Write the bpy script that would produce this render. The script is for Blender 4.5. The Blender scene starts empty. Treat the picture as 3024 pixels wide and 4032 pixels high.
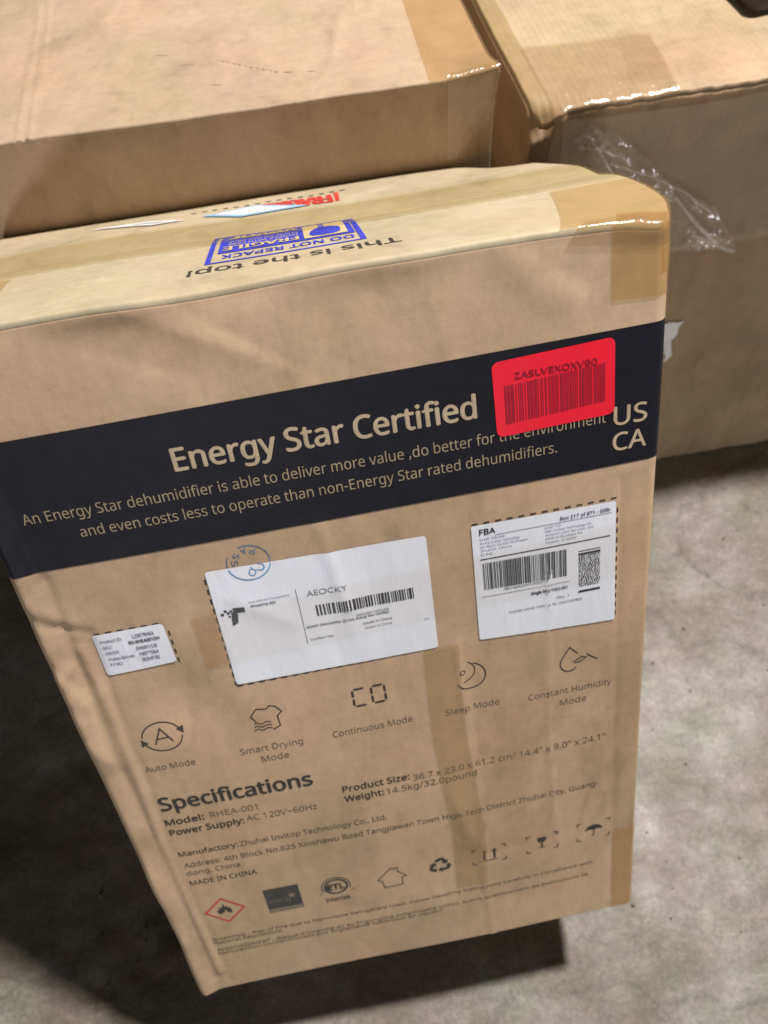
import bpy, bmesh, math, os, random
import numpy as np
from mathutils import Matrix, Vector
from mathutils.geometry import tessellate_polygon
random.seed(7)
scene = bpy.context.scene
COL = scene.collection

# ------------------------------------------------------------------ camera
cd = bpy.data.cameras.new('camera')
cam = bpy.data.objects.new('camera', cd); COL.objects.link(cam)
cd.sensor_fit = 'VERTICAL'; cd.sensor_height = 34.6; cd.lens = 26.0
cd.clip_start = 0.02; cd.clip_end = 200
rot = Matrix(((0.982528, 0.179803, -0.048067), (-0.177359, 0.82624, -0.53467), (-0.05642, 0.533853, 0.843693)))
cam.matrix_world = Matrix.Translation((0.22222, -0.34947, 1.02551)) @ rot.to_4x4()
cd.dof.use_dof = True; cd.dof.focus_distance = 0.50; cd.dof.aperture_fstop = 6.5
scene.camera = cam
scene.render.resolution_x = 768; scene.render.resolution_y = 1024

# ------------------------------------------------------------------ light: warehouse ceiling lamp, added front fill and dim room air
w = bpy.data.worlds.new('World'); scene.world = w; w.use_nodes = True
bg = w.node_tree.nodes['Background']
bg.inputs[0].default_value = (0.74, 0.60, 0.47, 1); bg.inputs[1].default_value = 0.042


def lamp(name, loc, target, power, size, color):
    ld = bpy.data.lights.new(name, 'AREA'); ld.shape = 'DISK'; ld.size = size
    ld.energy = power; ld.color = color
    o = bpy.data.objects.new(name, ld); COL.objects.link(o)
    o.location = loc
    o.rotation_euler = (Vector(target) - Vector(loc)).to_track_quat('-Z', 'Y').to_euler()
    return o


lamp('ceiling_lamp', (1.66, 0.68, 4.0), (0.2, 0, 0.3), 274, 0.26, (1.0, 0.94, 0.895))
lamp('front_fill_lamp', (-3.2, -15.0, 3.2), (0.2, 0, 0.4), 620, 1.4, (0.95, 0.95, 1.0))  # fill added far in front, low, to brighten the carton fronts
vs = scene.view_settings
vs.view_transform = 'Standard'; vs.look = 'None'; vs.exposure = 0.0; vs.gamma = 1.0
scene.cycles.max_bounces = 8; scene.cycles.transparent_max_bounces = 24
scene.cycles.use_denoising = True

# ------------------------------------------------------------------ materials


def new_mat(name):
    m = bpy.data.materials.new(name); m.use_nodes = True
    nt = m.node_tree
    return m, nt, nt.nodes['Principled BSDF'], nt.nodes['Material Output']


def N(nt, typ, **kw):
    n = nt.nodes.new(typ)
    for k, v in kw.items():
        if k in ('operation', 'blend_type', 'data_type', 'wave_type', 'bands_direction', 'noise_dimensions', 'feature'):
            setattr(n, k, v)
        else:
            n.inputs[k].default_value = v
    return n


def noise(nt, vec, scale, detail=4.0, rough=0.55, stretch=(1, 1, 1), offset=0.0, distortion=0.0):
    mp = N(nt, 'ShaderNodeMapping'); mp.inputs['Scale'].default_value = stretch
    mp.inputs['Location'].default_value = (offset, offset * 0.7, offset * 1.3)
    nt.links.new(vec, mp.inputs['Vector'])
    n = N(nt, 'ShaderNodeTexNoise', Scale=scale, Detail=detail, Roughness=rough)
    n.inputs['Distortion'].default_value = distortion
    nt.links.new(mp.outputs[0], n.inputs['Vector'])
    return n.outputs['Fac']


def ramp(nt, fac, pts):
    r = nt.nodes.new('ShaderNodeValToRGB')
    e = r.color_ramp.elements
    while len(e) > 1:
        e.remove(e[-1])
    e[0].position, e[0].color = pts[0][0], (*pts[0][1], 1) if len(pts[0][1]) == 3 else pts[0][1]
    for p, c in pts[1:]:
        k = e.new(p); k.color = (*c, 1)
    nt.links.new(fac, r.inputs[0])
    return r.outputs[0]


def g3(v):
    return (v, v, v)


def mul(nt, a, b, fac=1.0, typ='MULTIPLY'):
    m = nt.nodes.new('ShaderNodeMix'); m.data_type = 'RGBA'; m.blend_type = typ
    m.inputs['Factor'].default_value = fac
    nt.links.new(a, m.inputs['A']); nt.links.new(b, m.inputs['B'])
    return m.outputs['Result']


def bump(nt, h, strength, dist, prev=None):
    b = N(nt, 'ShaderNodeBump', Strength=strength, Distance=dist)
    nt.links.new(h, b.inputs['Height'])
    if prev is not None:
        nt.links.new(prev, b.inputs['Normal'])
    return b.outputs[0]


def cardboard(name, base, seed, mott=0.16, flute=0.0, pink=0.5, rough=0.62):
    m, nt, p, out = new_mat(name)
    tc = nt.nodes.new('ShaderNodeTexCoord').outputs['Object']
    b = base
    lo = tuple(c * (1 - mott) for c in b); hi = tuple(min(1, c * (1 + mott * 0.7)) for c in b)
    c1 = ramp(nt, noise(nt, tc, 6.0, 5, 0.6, offset=seed), [(0.3, lo), (0.5, b), (0.72, hi)])
    # pinkish / greenish board tone drift
    c2 = ramp(nt, noise(nt, tc, 9.0, 2, 0.5, offset=seed + 5), [(0.35, (1.05, 0.98, 0.96)), (0.5, (1, 1, 1)), (0.68, (0.96, 1.01, 0.93))])
    col = mul(nt, c1, c2, pink)
    # fibre flecks, long axis horizontal
    c3 = ramp(nt, noise(nt, tc, 230.0, 4, 0.7, stretch=(0.25, 0.6, 1.0), offset=seed + 9), [(0.28, g3(0.90)), (0.5, g3(1.0)), (0.75, g3(1.05))])
    col = mul(nt, col, c3, 0.6)
    # rub marks: soft diagonal scuffs and stains
    c4 = ramp(nt, noise(nt, tc, 16.0, 6, 0.62, stretch=(1.3, 1.0, 0.55), offset=seed + 21, distortion=0.8), [(0.28, g3(0.72)), (0.42, g3(0.95)), (0.55, g3(1.0)), (0.72, (1.10, 1.11, 1.15))])
    col = mul(nt, col, c4, 0.8)
    c6 = ramp(nt, noise(nt, tc, 7.0, 7, 0.7, stretch=(1.6, 1.0, 0.7), offset=seed + 51), [(0.34, (0.84, 0.83, 0.78)), (0.5, (1, 1, 1)), (0.66, (1.03, 1.03, 1.08))])
    col = mul(nt, col, c6, 0.75)
    c7 = ramp(nt, noise(nt, tc, 90.0, 5, 0.75, stretch=(1.0, 1.0, 0.5), offset=seed + 61), [(0.32, g3(0.90)), (0.5, g3(1.0)), (0.70, g3(1.09))])
    col = mul(nt, col, c7, 0.8)
    nt.links.new(col, p.inputs['Base Color'])
    rr = ramp(nt, noise(nt, tc, 12, 3, 0.5, offset=seed + 3), [(0.3, g3(rough - 0.08)), (0.7, g3(rough + 0.1))])
    nt.links.new(rr, p.inputs['Roughness'])
    p.inputs['Specular IOR Level'].default_value = 0.35
    n1 = None
    if flute > 0:
        wv = N(nt, 'ShaderNodeTexWave', Scale=46.0, Distortion=0.25, Detail=1.0)
        wv.wave_type = 'BANDS'; wv.bands_direction = 'X'
        nt.links.new(tc, wv.inputs['Vector'])
        n1 = bump(nt, wv.outputs['Fac'], 0.5, flute)
    n2 = bump(nt, noise(nt, tc, 26, 5, 0.6, stretch=(1, 1, 0.5), offset=seed + 31), 0.55, 0.0016, n1)
    n3 = bump(nt, noise(nt, tc, 320, 3, 0.6, offset=seed), 0.3, 0.0002, n2)
    nt.links.new(n3, p.inputs['Normal'])
    return m


KRAFT_A = cardboard('kraft_board_front_box', (0.530, 0.380, 0.242), 1.0, mott=.20)
KRAFT_A2 = cardboard('kraft_board_flaps', (0.475, 0.405, 0.268), 2.3, mott=0.09)
KRAFT_B = cardboard('kraft_board_left_box', (0.450, 0.326, 0.222), 12.0, mott=0.12, pink=0.45)
KRAFT_C = cardboard('kraft_board_right_box', (0.440, 0.322, 0.205), 33.0, mott=0.14, flute=0.0005, pink=0.7)

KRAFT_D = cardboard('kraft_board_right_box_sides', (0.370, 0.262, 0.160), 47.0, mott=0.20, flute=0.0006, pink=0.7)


def ink(name, col, rough=0.5, var=0.18, spec=0.4, seed=0.0):
    m, nt, p, out = new_mat(name)
    tc = nt.nodes.new('ShaderNodeTexCoord').outputs['Object']
    c = ramp(nt, noise(nt, tc, 60, 5, 0.65, offset=seed), [(0.3, tuple(v * (1 - var) for v in col)), (0.7, tuple(min(1, v * (1 + var)) for v in col))])
    nt.links.new(c, p.inputs['Base Color'])
    p.inputs['Roughness'].default_value = rough
    p.inputs['Specular IOR Level'].default_value = spec
    n = bump(nt, noise(nt, tc, 320, 3, 0.6, offset=seed), 0.25, 0.0002)
    n = bump(nt, noise(nt, tc, 26, 5, 0.6, stretch=(1, 1, 0.5), offset=32.0), 0.5, 0.0014, n)
    nt.links.new(n, p.inputs['Normal'])
    return m


INK_BAND = ink('dark_navy_band_ink', (0.0125, 0.0128, 0.0195), rough=0.55, spec=0.16)
INK_BLACK = ink('black_print_ink', (0.045, 0.037, 0.030), rough=0.6)
INK_GREY = ink('faded_print_ink', (0.15, 0.115, 0.075), rough=0.6)
INK_KNOCK = ink('unprinted_board_lettering', (0.50, 0.40, 0.265), rough=0.6)
INK_KNOCK2 = ink('unprinted_board_small_lettering', (0.36, 0.29, 0.18), rough=0.6)
INK_TONER = ink('label_toner', (0.04, 0.04, 0.05), rough=0.5)
INK_TONER2 = ink('label_toner_fine', (0.20, 0.21, 0.27), rough=0.5)
INK_BLUE = ink('blue_stamp_print', (0.035, 0.050, 0.50), rough=0.5, var=0.25)
INK_CYAN = ink('blue_rubber_stamp_ink', (0.10, 0.30, 0.58), rough=0.5, var=0.3)
INK_TEAL = ink('dark_blue_rubber_stamp_ink', (0.10, 0.17, 0.26), rough=0.5, var=0.4)
INK_RED = ink('red_print_ink', (0.58, 0.05, 0.045), rough=0.5)
RED_BAR = ink('dark_red_barcode_ink', (0.34, 0.012, 0.034), rough=0.4, var=0.12)
CREAM = ink('cream_board_between_print', (0.58, 0.46, 0.25), rough=0.6, var=0.06)
RUBBER = ink('black_brown_plastic', (0.035, 0.028, 0.028), rough=0.45)
SCRATCH = ink('dark_scuff', (0.24, 0.16, 0.09), rough=0.6)
LOGO = ink('dark_grey_green_logo_ink', (0.055, 0.055, 0.048), rough=0.55)
LOGO2 = ink('grey_logo_ink', (0.22, 0.19, 0.15), rough=0.55)


def paper(name, col, seed=0.0):
    m, nt, p, out = new_mat(name)
    tc = nt.nodes.new('ShaderNodeTexCoord').outputs['Object']
    c = ramp(nt, noise(nt, tc, 14, 4, 0.6, stretch=(1.6, 1, .6), offset=seed), [(0.3, tuple(v * 0.93 for v in col)), (0.65, col)])
    nt.links.new(c, p.inputs['Base Color'])
    p.inputs['Roughness'].default_value = 0.38; p.inputs['Specular IOR Level'].default_value = 0.5
    n = bump(nt, noise(nt, tc, 20, 4, 0.55, stretch=(2.2, 1, .5), offset=seed, distortion=0.6), 0.5, 0.0016)
    nt.links.new(n, p.inputs['Normal'])
    return m


WHITE = paper('white_label_paper', (0.84, 0.875, 0.96), 3.0)
RED_LABEL = paper('red_sticker_paper', (0.94, 0.016, 0.042), 9.0)
TORN = paper('torn_white_paper', (0.90, 0.89, 0.90), 5.0)
TORN_DARK = ink('grey_paper_stripe', (0.42, 0.42, 0.48), rough=0.4)
SKYBLUE = ink('pale_blue_label_edge', (0.32, 0.58, 0.85), rough=0.35, var=0.05)


def tape(name, tint, body, opacity, gloss=0.05, rough=0.22, wr=0.0009, scale=70.0, stretch=(1, 1, 0.3)):
    """clear packing tape / film: a tinted see-through sheet with a glossy wrinkled surface"""
    m, nt, p, out = new_mat(name)
    tc = nt.nodes.new('ShaderNodeTexCoord').outputs['Object']
    p.inputs['Base Color'].default_value = (*body, 1)
    p.inputs['Roughness'].default_value = rough
    p.inputs['Specular IOR Level'].default_value = 0.5
    n = bump(nt, noise(nt, tc, scale, 4, 0.6, stretch=stretch, distortion=1.2), 0.8, wr)
    n = bump(nt, noise(nt, tc, scale * 0.25, 3, 0.5, stretch=stretch), 0.6, wr * 3, n)
    nt.links.new(n, p.inputs['Normal'])
    tr = nt.nodes.new('ShaderNodeBsdfTransparent'); tr.inputs[0].default_value = (*tint, 1)
    gl = nt.nodes.new('ShaderNodeBsdfGlossy'); gl.inputs['Roughness'].default_value = rough
    gl.inputs['Color'].default_value = (0.9, 0.9, 0.9, 1)
    nt.links.new(n, gl.inputs['Normal'])
    mx = nt.nodes.new('ShaderNodeMixShader'); mx.inputs[0].default_value = opacity
    nt.links.new(tr.outputs[0], mx.inputs[1]); nt.links.new(p.outputs[0], mx.inputs[2])
    m2 = nt.nodes.new('ShaderNodeMixShader')
    m2.inputs[0].default_value = gloss
    nt.links.new(mx.outputs[0], m2.inputs[1]); nt.links.new(gl.outputs[0], m2.inputs[2])
    nt.links.new(m2.outputs[0], out.inputs['Surface'])
    return m


TAPE_BROWN = tape('amber_packing_tape', (0.97, 0.90, 0.76), (0.58, 0.40, 0.20), 0.20, wr=.0006)
TAPE_CLEAR = tape('clear_packing_tape', (0.994, 0.985, 0.965), (0.62, 0.54, 0.44), 0.025, gloss=.03, wr=.0005)
TAPE_OLD = tape('yellowed_packing_tape', (0.955, 0.930, 0.84), (0.42, 0.32, 0.15), 0.13, rough=0.3, wr=.0005)
TAPE_EDGE = tape('glossy_clear_edge_tape', (0.97, 0.93, 0.85), (0.6, 0.5, 0.38), 0.08, gloss=.08, rough=0.16, wr=0.0018, scale=70)
FILM = tape('crumpled_stretch_film', (0.995, 0.985, 0.97), (0.70, 0.60, 0.50), 0.06, gloss=.12, rough=0.10, wr=0.006, scale=45, stretch=(1, 1, .5))


def concrete():
    m, nt, p, out = new_mat('worn_warehouse_concrete')
    tc = nt.nodes.new('ShaderNodeTexCoord').outputs['Object']
    c1 = ramp(nt, noise(nt, tc, 4.5, 8, 0.62, stretch=(1, 1.3, 1), distortion=0.3), [(0.32, (0.128, 0.110, 0.078)), (0.48, (0.184, 0.166, 0.128)), (0.62, (0.246, 0.231, 0.200)), (0.76, (0.30, 0.288, 0.268))])
    c2 = ramp(nt, noise(nt, tc, 34.0, 7, 0.72, stretch=(1, 1.6, 1)), [(0.3, g3(0.74)), (0.5, g3(0.98)), (0.66, g3(1.22))])
    c3 = ramp(nt, noise(nt, tc, 210.0, 3, 0.7), [(0.3, g3(0.66)), (0.5, g3(1.0)), (0.72, g3(1.34))])
    c4 = ramp(nt, noise(nt, tc, 11.0, 3, 0.5, offset=8.0), [(0.4, (0.94, 0.99, 0.95)), (0.6, (1.02, 0.99, 1.05))])
    # dark pitted spots
    vo = N(nt, 'ShaderNodeTexVoronoi', Scale=34.0); vo.inputs['Randomness'].default_value = 1.0
    nt.links.new(tc, vo.inputs['Vector'])
    c5 = ramp(nt, vo.outputs['Distance'], [(0.0, g3(0.66)), (0.10, g3(0.84)), (0.2, g3(1.0))])
    v2 = N(nt, 'ShaderNodeTexVoronoi', Scale=2.3); v2.feature = 'DISTANCE_TO_EDGE'
    mp2 = N(nt, 'ShaderNodeMapping'); nt.links.new(tc, mp2.inputs['Vector'])
    nz = N(nt, 'ShaderNodeTexNoise', Scale=9.0, Detail=6.0); nt.links.new(tc, nz.inputs['Vector'])
    mxv = nt.nodes.new('ShaderNodeMix'); mxv.data_type = 'VECTOR'; mxv.inputs['Factor'].default_value = 0.10
    nt.links.new(mp2.outputs[0], mxv.inputs['A']); nt.links.new(nz.outputs['Color'], mxv.inputs['B'])
    nt.links.new(mxv.outputs['Result'], v2.inputs['Vector'])
    c8 = ramp(nt, v2.outputs['Distance'], [(0.0, g3(0.55)), (0.006, g3(0.9)), (0.012, g3(1.0))])
    c9 = ramp(nt, noise(nt, tc, 60.0, 4, 0.7, stretch=(0.12, 1.6, 1), offset=14.0), [(0.60, g3(1.0)), (0.68, g3(1.22)), (0.8, g3(1.3))])
    col = mul(nt, c1, c2, 0.85); col = mul(nt, col, c8, 0.5); col = mul(nt, col, c9, 0.6); col = mul(nt, col, c3, 0.7); col = mul(nt, col, c4, 1.0); col = mul(nt, col, c5, 0.45)
    nt.links.new(col, p.inputs['Base Color'])
    r = ramp(nt, noise(nt, tc, 14, 6, 0.65, offset=2.0), [(0.35, g3(0.44)), (0.65, g3(0.75))])
    nt.links.new(r, p.inputs['Roughness']); p.inputs['Specular IOR Level'].default_value = 0.4
    n = bump(nt, noise(nt, tc, 42, 6, 0.68, stretch=(1, 1.5, 1)), 0.4, 0.0016)
    n = bump(nt, noise(nt, tc, 240, 3, 0.6), 0.5, 0.0007, n)
    nt.links.new(n, p.inputs['Normal'])
    return m


CONCRETE = concrete()

# ------------------------------------------------------------------ object helpers


def mesh_obj(name, verts, faces, mat, parent=None, smooth=False):
    me = bpy.data.meshes.new(name)
    me.from_pydata([tuple(map(float, v)) for v in verts], [], faces)
    me.materials.append(mat)
    if smooth:
        me.polygons.foreach_set('use_smooth', [True] * len(me.polygons))
    me.update()
    o = bpy.data.objects.new(name, me); COL.objects.link(o)
    if parent is not None:
        o.parent = parent
    return o


def thing(name, label, cat, mat4, group=None):
    o = bpy.data.objects.new(name, None); COL.objects.link(o)
    o.matrix_world = mat4; o.empty_display_size = 0.05
    o['label'] = label; o['category'] = cat
    if group:
        o['group'] = group
    return o


_rs = np.random.RandomState(4)
_dirs = _rs.normal(size=(24, 3)); _ph = _rs.uniform(0, 6.28, 24)


def snoise(P, freq, seed=0):
    """smooth sine noise about -1..1, P (N,3)"""
    r = np.random.RandomState(seed); d = r.normal(size=(9, 3)) * freq; ph = r.uniform(0, 6.28, 9)
    q = P @ d.T + ph
    q = q + 0.8 * np.sin(np.roll(q, 1, axis=1) * 0.7)
    return np.sin(q).sum(1) / 3.6


def sstep(x, a, b):
    t = np.clip((x - a) / (b - a), 0, 1)
    return t * t * (3 - 2 * t)


def seg_d(u, v, a, b):
    ax, ay = a; bx, by = b
    L2 = (bx - ax) ** 2 + (by - ay) ** 2
    t = np.clip(((u - ax) * (bx - ax) + (v - ay) * (by - ay)) / L2, 0, 1)
    return np.hypot(u - ax - t * (bx - ax), v - ay - t * (by - ay)), t


def path_d(u, v, pts):
    d = np.full(u.shape, 9.0)
    for a, b in zip(pts[:-1], pts[1:]):
        d = np.minimum(d, seg_d(u, v, a, b)[0])
    return d


def groove(u, v, pts, wid, amp):
    return amp * np.exp(-(path_d(u, v, pts) / wid) ** 2)


def ridge_fold(u, v, a, b, wid, amp):
    """asymmetric fold: high on one side of the line, low on the other, fading at its ends"""
    d, t = seg_d(u, v, a, b)
    s = ((u - a[0]) * (b[1] - a[1]) - (v - a[1]) * (b[0] - a[0])) / math.hypot(b[0] - a[0], b[1] - a[1])
    k = np.where(s > 0, wid * 0.55, wid * 1.5)
    return 0.62 * amp * np.exp(-d / k) * np.sin(np.pi * np.clip(t, 0.02, 0.98)) ** 0.7


class Carton:
    """a cardboard carton in its own coordinates: x 0..W, y 0..D (front face y=0), z 0..H"""

    def __init__(s, W, D, H, r, deform):
        s.W, s.D, s.H, s.r, s.deform = W, D, H, r, deform

    def place(s, P, off=0.0, H=None, r=None):
        """points on the sharp box -> points on the rounded, dented one, 'off' proud of the board"""
        P = np.asarray(P, float); H = s.H if H is None else H; r = s.r if r is None else r
        lo = np.array([r, r, r]); hi = np.array([s.W - r, s.D - r, H - r])
        c = np.clip(P, lo, hi); d = P - c
        l = np.linalg.norm(d, axis=1, keepdims=True); l[l < 1e-9] = 1
        q = c + d / l * (r + off)
        return s.deform(q)

    def body(s, step, parent, mat, H):
        def lines(n, st):
            k = max(2, int(round(n / st)))
            a = list(np.linspace(0, n, k + 1)); r = s.r
            for f in (0.15, 0.4, 0.7, 1.0, 1.6):
                a += [f * r, n - f * r]
            return np.unique(np.round(a, 5))
        xs, ys, zs = lines(s.W, step[0]), lines(s.D, step[1]), lines(H, step[2])
        V = []; F = []; idx = {}

        def vid(i, j, k):
            key = (i, j, k)
            if key not in idx:
                idx[key] = len(V); V.append((xs[i], ys[j], zs[k]))
            return idx[key]
        nx, ny, nz = len(xs) - 1, len(ys) - 1, len(zs) - 1
        for i in range(nx):
            for k in range(nz):
                F.append((vid(i, 0, k), vid(i + 1, 0, k), vid(i + 1, 0, k + 1), vid(i, 0, k + 1)))
                F.append((vid(i, ny, k), vid(i, ny, k + 1), vid(i + 1, ny, k + 1), vid(i + 1, ny, k)))
        for j in range(ny):
            for k in range(nz):
                F.append((vid(0, j, k), vid(0, j, k + 1), vid(0, j + 1, k + 1), vid(0, j + 1, k)))
                F.append((vid(nx, j, k), vid(nx, j + 1, k), vid(nx, j + 1, k + 1), vid(nx, j, k + 1)))
        for i in range(nx):
            for j in range(ny):
                F.append((vid(i, j, 0), vid(i, j + 1, 0), vid(i + 1, j + 1, 0), vid(i + 1, j, 0)))
                F.append((vid(i, j, nz), vid(i + 1, j, nz), vid(i + 1, j + 1, nz), vid(i, j + 1, nz)))
        return mesh_obj('carton_body', s.place(V, 0.0, H=H), F, mat, parent, True)

    def flap(s, x0, x1, y0, y1, parent, mat, th=0.0035, step=0.006, wrap=False):
        """closed top flap: a board slab with its top at z=H"""
        nx = max(2, int((x1 - x0) / step)); ny = max(2, int((y1 - y0) / step))
        e = 0.0010
        xs = np.unique(np.round(np.r_[np.linspace(x0, x1, nx + 1), x0 + e, x1 - e], 6))
        ys = np.unique(np.round(np.r_[np.linspace(y0, y1, ny + 1), y0 + e, y1 - e, (np.linspace(y0, .004, 10) if wrap else [y1 - e])], 6))
        X, Y = np.meshgrid(xs, ys, indexing='ij')
        drop = np.where((X < x0 + e / 2) | (X > x1 - e / 2) | (Y < y0 + e / 2) | (Y > y1 - e / 2), 0.0008, 0.0)
        top = np.c_[X.ravel(), Y.ravel(), (s.H - drop).ravel()]
        bot = np.c_[X.ravel(), Y.ravel(), np.full(X.size, s.H - th)]
        a, b = len(xs), len(ys); n = a * b
        F = []
        for i in range(a - 1):
            for j in range(b - 1):
                F.append((i * b + j, (i + 1) * b + j, (i + 1) * b + j + 1, i * b + j + 1))
        for i in range(a - 1):
            F.append((i * b, n + i * b, n + (i + 1) * b, (i + 1) * b))
            F.append((i * b + b - 1, (i + 1) * b + b - 1, n + (i + 1) * b + b - 1, n + i * b + b - 1))
        for j in range(b - 1):
            F.append((j, j + 1, n + j + 1, n + j))
            F.append(((a - 1) * b + j, n + (a - 1) * b + j, n + (a - 1) * b + j + 1, (a - 1) * b + j + 1))
        if wrap:      # the board rolls over the front score line instead of ending on it
            Q = s.F_top(X.ravel(), Y.ravel())
            pts = np.r_[s.place(Q, (.00002 - drop.ravel() * .3)[:, None]), s.place(Q, -th)]
        else:
            pts = s.deform(np.r_[top, bot])
        return mesh_obj('top_flap', pts, F, mat, parent, True)

    # ---- unfolded coordinates -> points on the sharp box
    def F_front(s, u, v):
        """u along x (past W it goes round the right side), v = z (past H it goes over the top)"""
        u = np.asarray(u, float); v = np.asarray(v, float)
        x = np.clip(u, 0, s.W); z = np.clip(v, 0, s.H)
        y = np.maximum(u - s.W, 0) + np.maximum(-u, 0) + np.maximum(v - s.H, 0)
        return np.c_[x, y, z]

    def F_top(s, u, v):
        """u = x, v = y on the top face; past W down the right side, below 0 down the front"""
        u = np.asarray(u, float); v = np.asarray(v, float)
        x = np.clip(u, 0, s.W); y = np.clip(v, 0, s.D)
        z = s.H - np.maximum(u - s.W, 0) - np.maximum(-v, 0) - np.maximum(-u, 0)
        return np.c_[x, y, z]

    def sheet(s, name, poly_uv, face, off, mat, parent, step=0.004, extra=None):
        """quad sheet: poly_uv = 4 corners (bl, br, tr, tl), bilinear grid, follows the board"""
        bl, br, tr, tl = [np.array(p, float) for p in poly_uv]
        w_ = max(np.linalg.norm(br - bl), np.linalg.norm(tr - tl)); h_ = max(np.linalg.norm(tl - bl), np.linalg.norm(tr - br))
        a = max(2, int(w_ / step) + 1); b = max(2, int(h_ / step) + 1)
        A, B = np.meshgrid(np.linspace(0, 1, a + 1), np.linspace(0, 1, b + 1), indexing='ij')
        A = A.ravel(); B = B.ravel()
        uv = (np.outer((1 - A) * (1 - B), bl) + np.outer(A * (1 - B), br) + np.outer(A * B, tr) + np.outer((1 - A) * B, tl))
        if extra is not None:
            uv = extra(uv, A, B)
        P = s.place(face(uv[:, 0], uv[:, 1]), off)
        F = [(i * (b + 1) + j, (i + 1) * (b + 1) + j, (i + 1) * (b + 1) + j + 1, i * (b + 1) + j + 1) for i in range(a) for j in range(b)]
        return mesh_obj(name, P, F, mat, parent, True)

    def flat(s, name, V, Fc, face, off, mat, parent):
        V = np.asarray(V, float)
        return mesh_obj(name, s.place(face(V[:, 0], V[:, 1]), off), Fc, mat, parent, False)


class Art:
    """flat printed artwork collected in face coordinates"""

    def __init__(s):
        s.V = []; s.F = []

    def poly(s, pts):
        tris = tessellate_polygon([[Vector((p[0], p[1], 0)) for p in pts]])
        n = len(s.V); s.V += [tuple(p) for p in pts]
        s.F += [tuple(n + i for i in t) for t in tris]

    def rect(s, x0, y0, x1, y1, seg=0.008):
        k = max(1, int(max(x1 - x0, y1 - y0) / seg))
        n = len(s.V)
        for i in range(k + 1):
            t = i / k
            if x1 - x0 >= y1 - y0:
                s.V += [(x0 + t * (x1 - x0), y0), (x0 + t * (x1 - x0), y1)]
            else:
                s.V += [(x0, y0 + t * (y1 - y0)), (x1, y0 + t * (y1 - y0))]
        for i in range(k):
            a = n + 2 * i; s.F.append((a, a + 1, a + 3, a + 2))

    def stroke(s, pts, wd, closed=False):
        pts = [np.array(p, float) for p in pts]
        if closed:
            pts = pts + [pts[0]]
        n = len(pts); L = []; R = []
        for i in range(n):
            if closed and i in (0, n - 1):
                d0 = pts[0] - pts[-2]; d1 = pts[1] - pts[0]
            else:
                d0 = pts[i] - pts[i - 1] if i > 0 else pts[1] - pts[0]
                d1 = pts[i + 1] - pts[i] if i < n - 1 else pts[-1] - pts[-2]
            d0 = d0 / (np.linalg.norm(d0) + 1e-12); d1 = d1 / (np.linalg.norm(d1) + 1e-12)
            t = d0 + d1; t = t / (np.linalg.norm(t) + 1e-9)
            nn = np.array([-t[1], t[0]]); c = max(0.45, abs(nn @ np.array([-d0[1], d0[0]])))
            L.append(pts[i] + nn * wd / 2 / c); R.append(pts[i] - nn * wd / 2 / c)
        b = len(s.V); s.V += [tuple(x) for ab in zip(L, R) for x in ab]
        for i in range(n - 1):
            a = b + 2 * i; s.F.append((a, a + 1, a + 3, a + 2))

    def arc(s, cx, cy, rx, ry, a0, a1, wd, n=28, rot=0.0):
        P = []
        for i in range(n + 1):
            a = math.radians(a0 + (a1 - a0) * i / n)
            x, y = rx * math.cos(a), ry * math.sin(a)
            P.append((cx + x * math.cos(rot) - y * math.sin(rot), cy + x * math.sin(rot) + y * math.cos(rot)))
        s.stroke(P, wd)

    def put(s, box, name, face, off, mat, parent):
        return box.flat(name, s.V, s.F, face, off, mat, parent)


# ---- lettering: text curves turned into flat meshes, laid along the board
FONTDIR = os.path.join(bpy.utils.resource_path('LOCAL'), 'datafiles', 'fonts')


def load_font(fn):
    try:
        return bpy.data.fonts.load(os.path.join(FONTDIR, fn))
    except Exception:
        return None


SANS = load_font('NotoSansMath-Regular.woff2') or load_font('Noto Sans CJK Regular.woff2')
TEXTQ = []


def text(body, u0, u1, v, cap, box, face, off, mat, parent, name='printed_lettering', bold=0.0, xf=None, font='sans'):
    """body laid from u0 to u1 on baseline v with capitals 'cap' high; xf = extra transform of (u,v)"""
    TEXTQ.append(dict(body=body, u0=u0, u1=u1, v=v, cap=cap, box=box, face=face, off=off, mat=mat, parent=parent, name=name, bold=bold, xf=xf, font=font))


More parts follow.
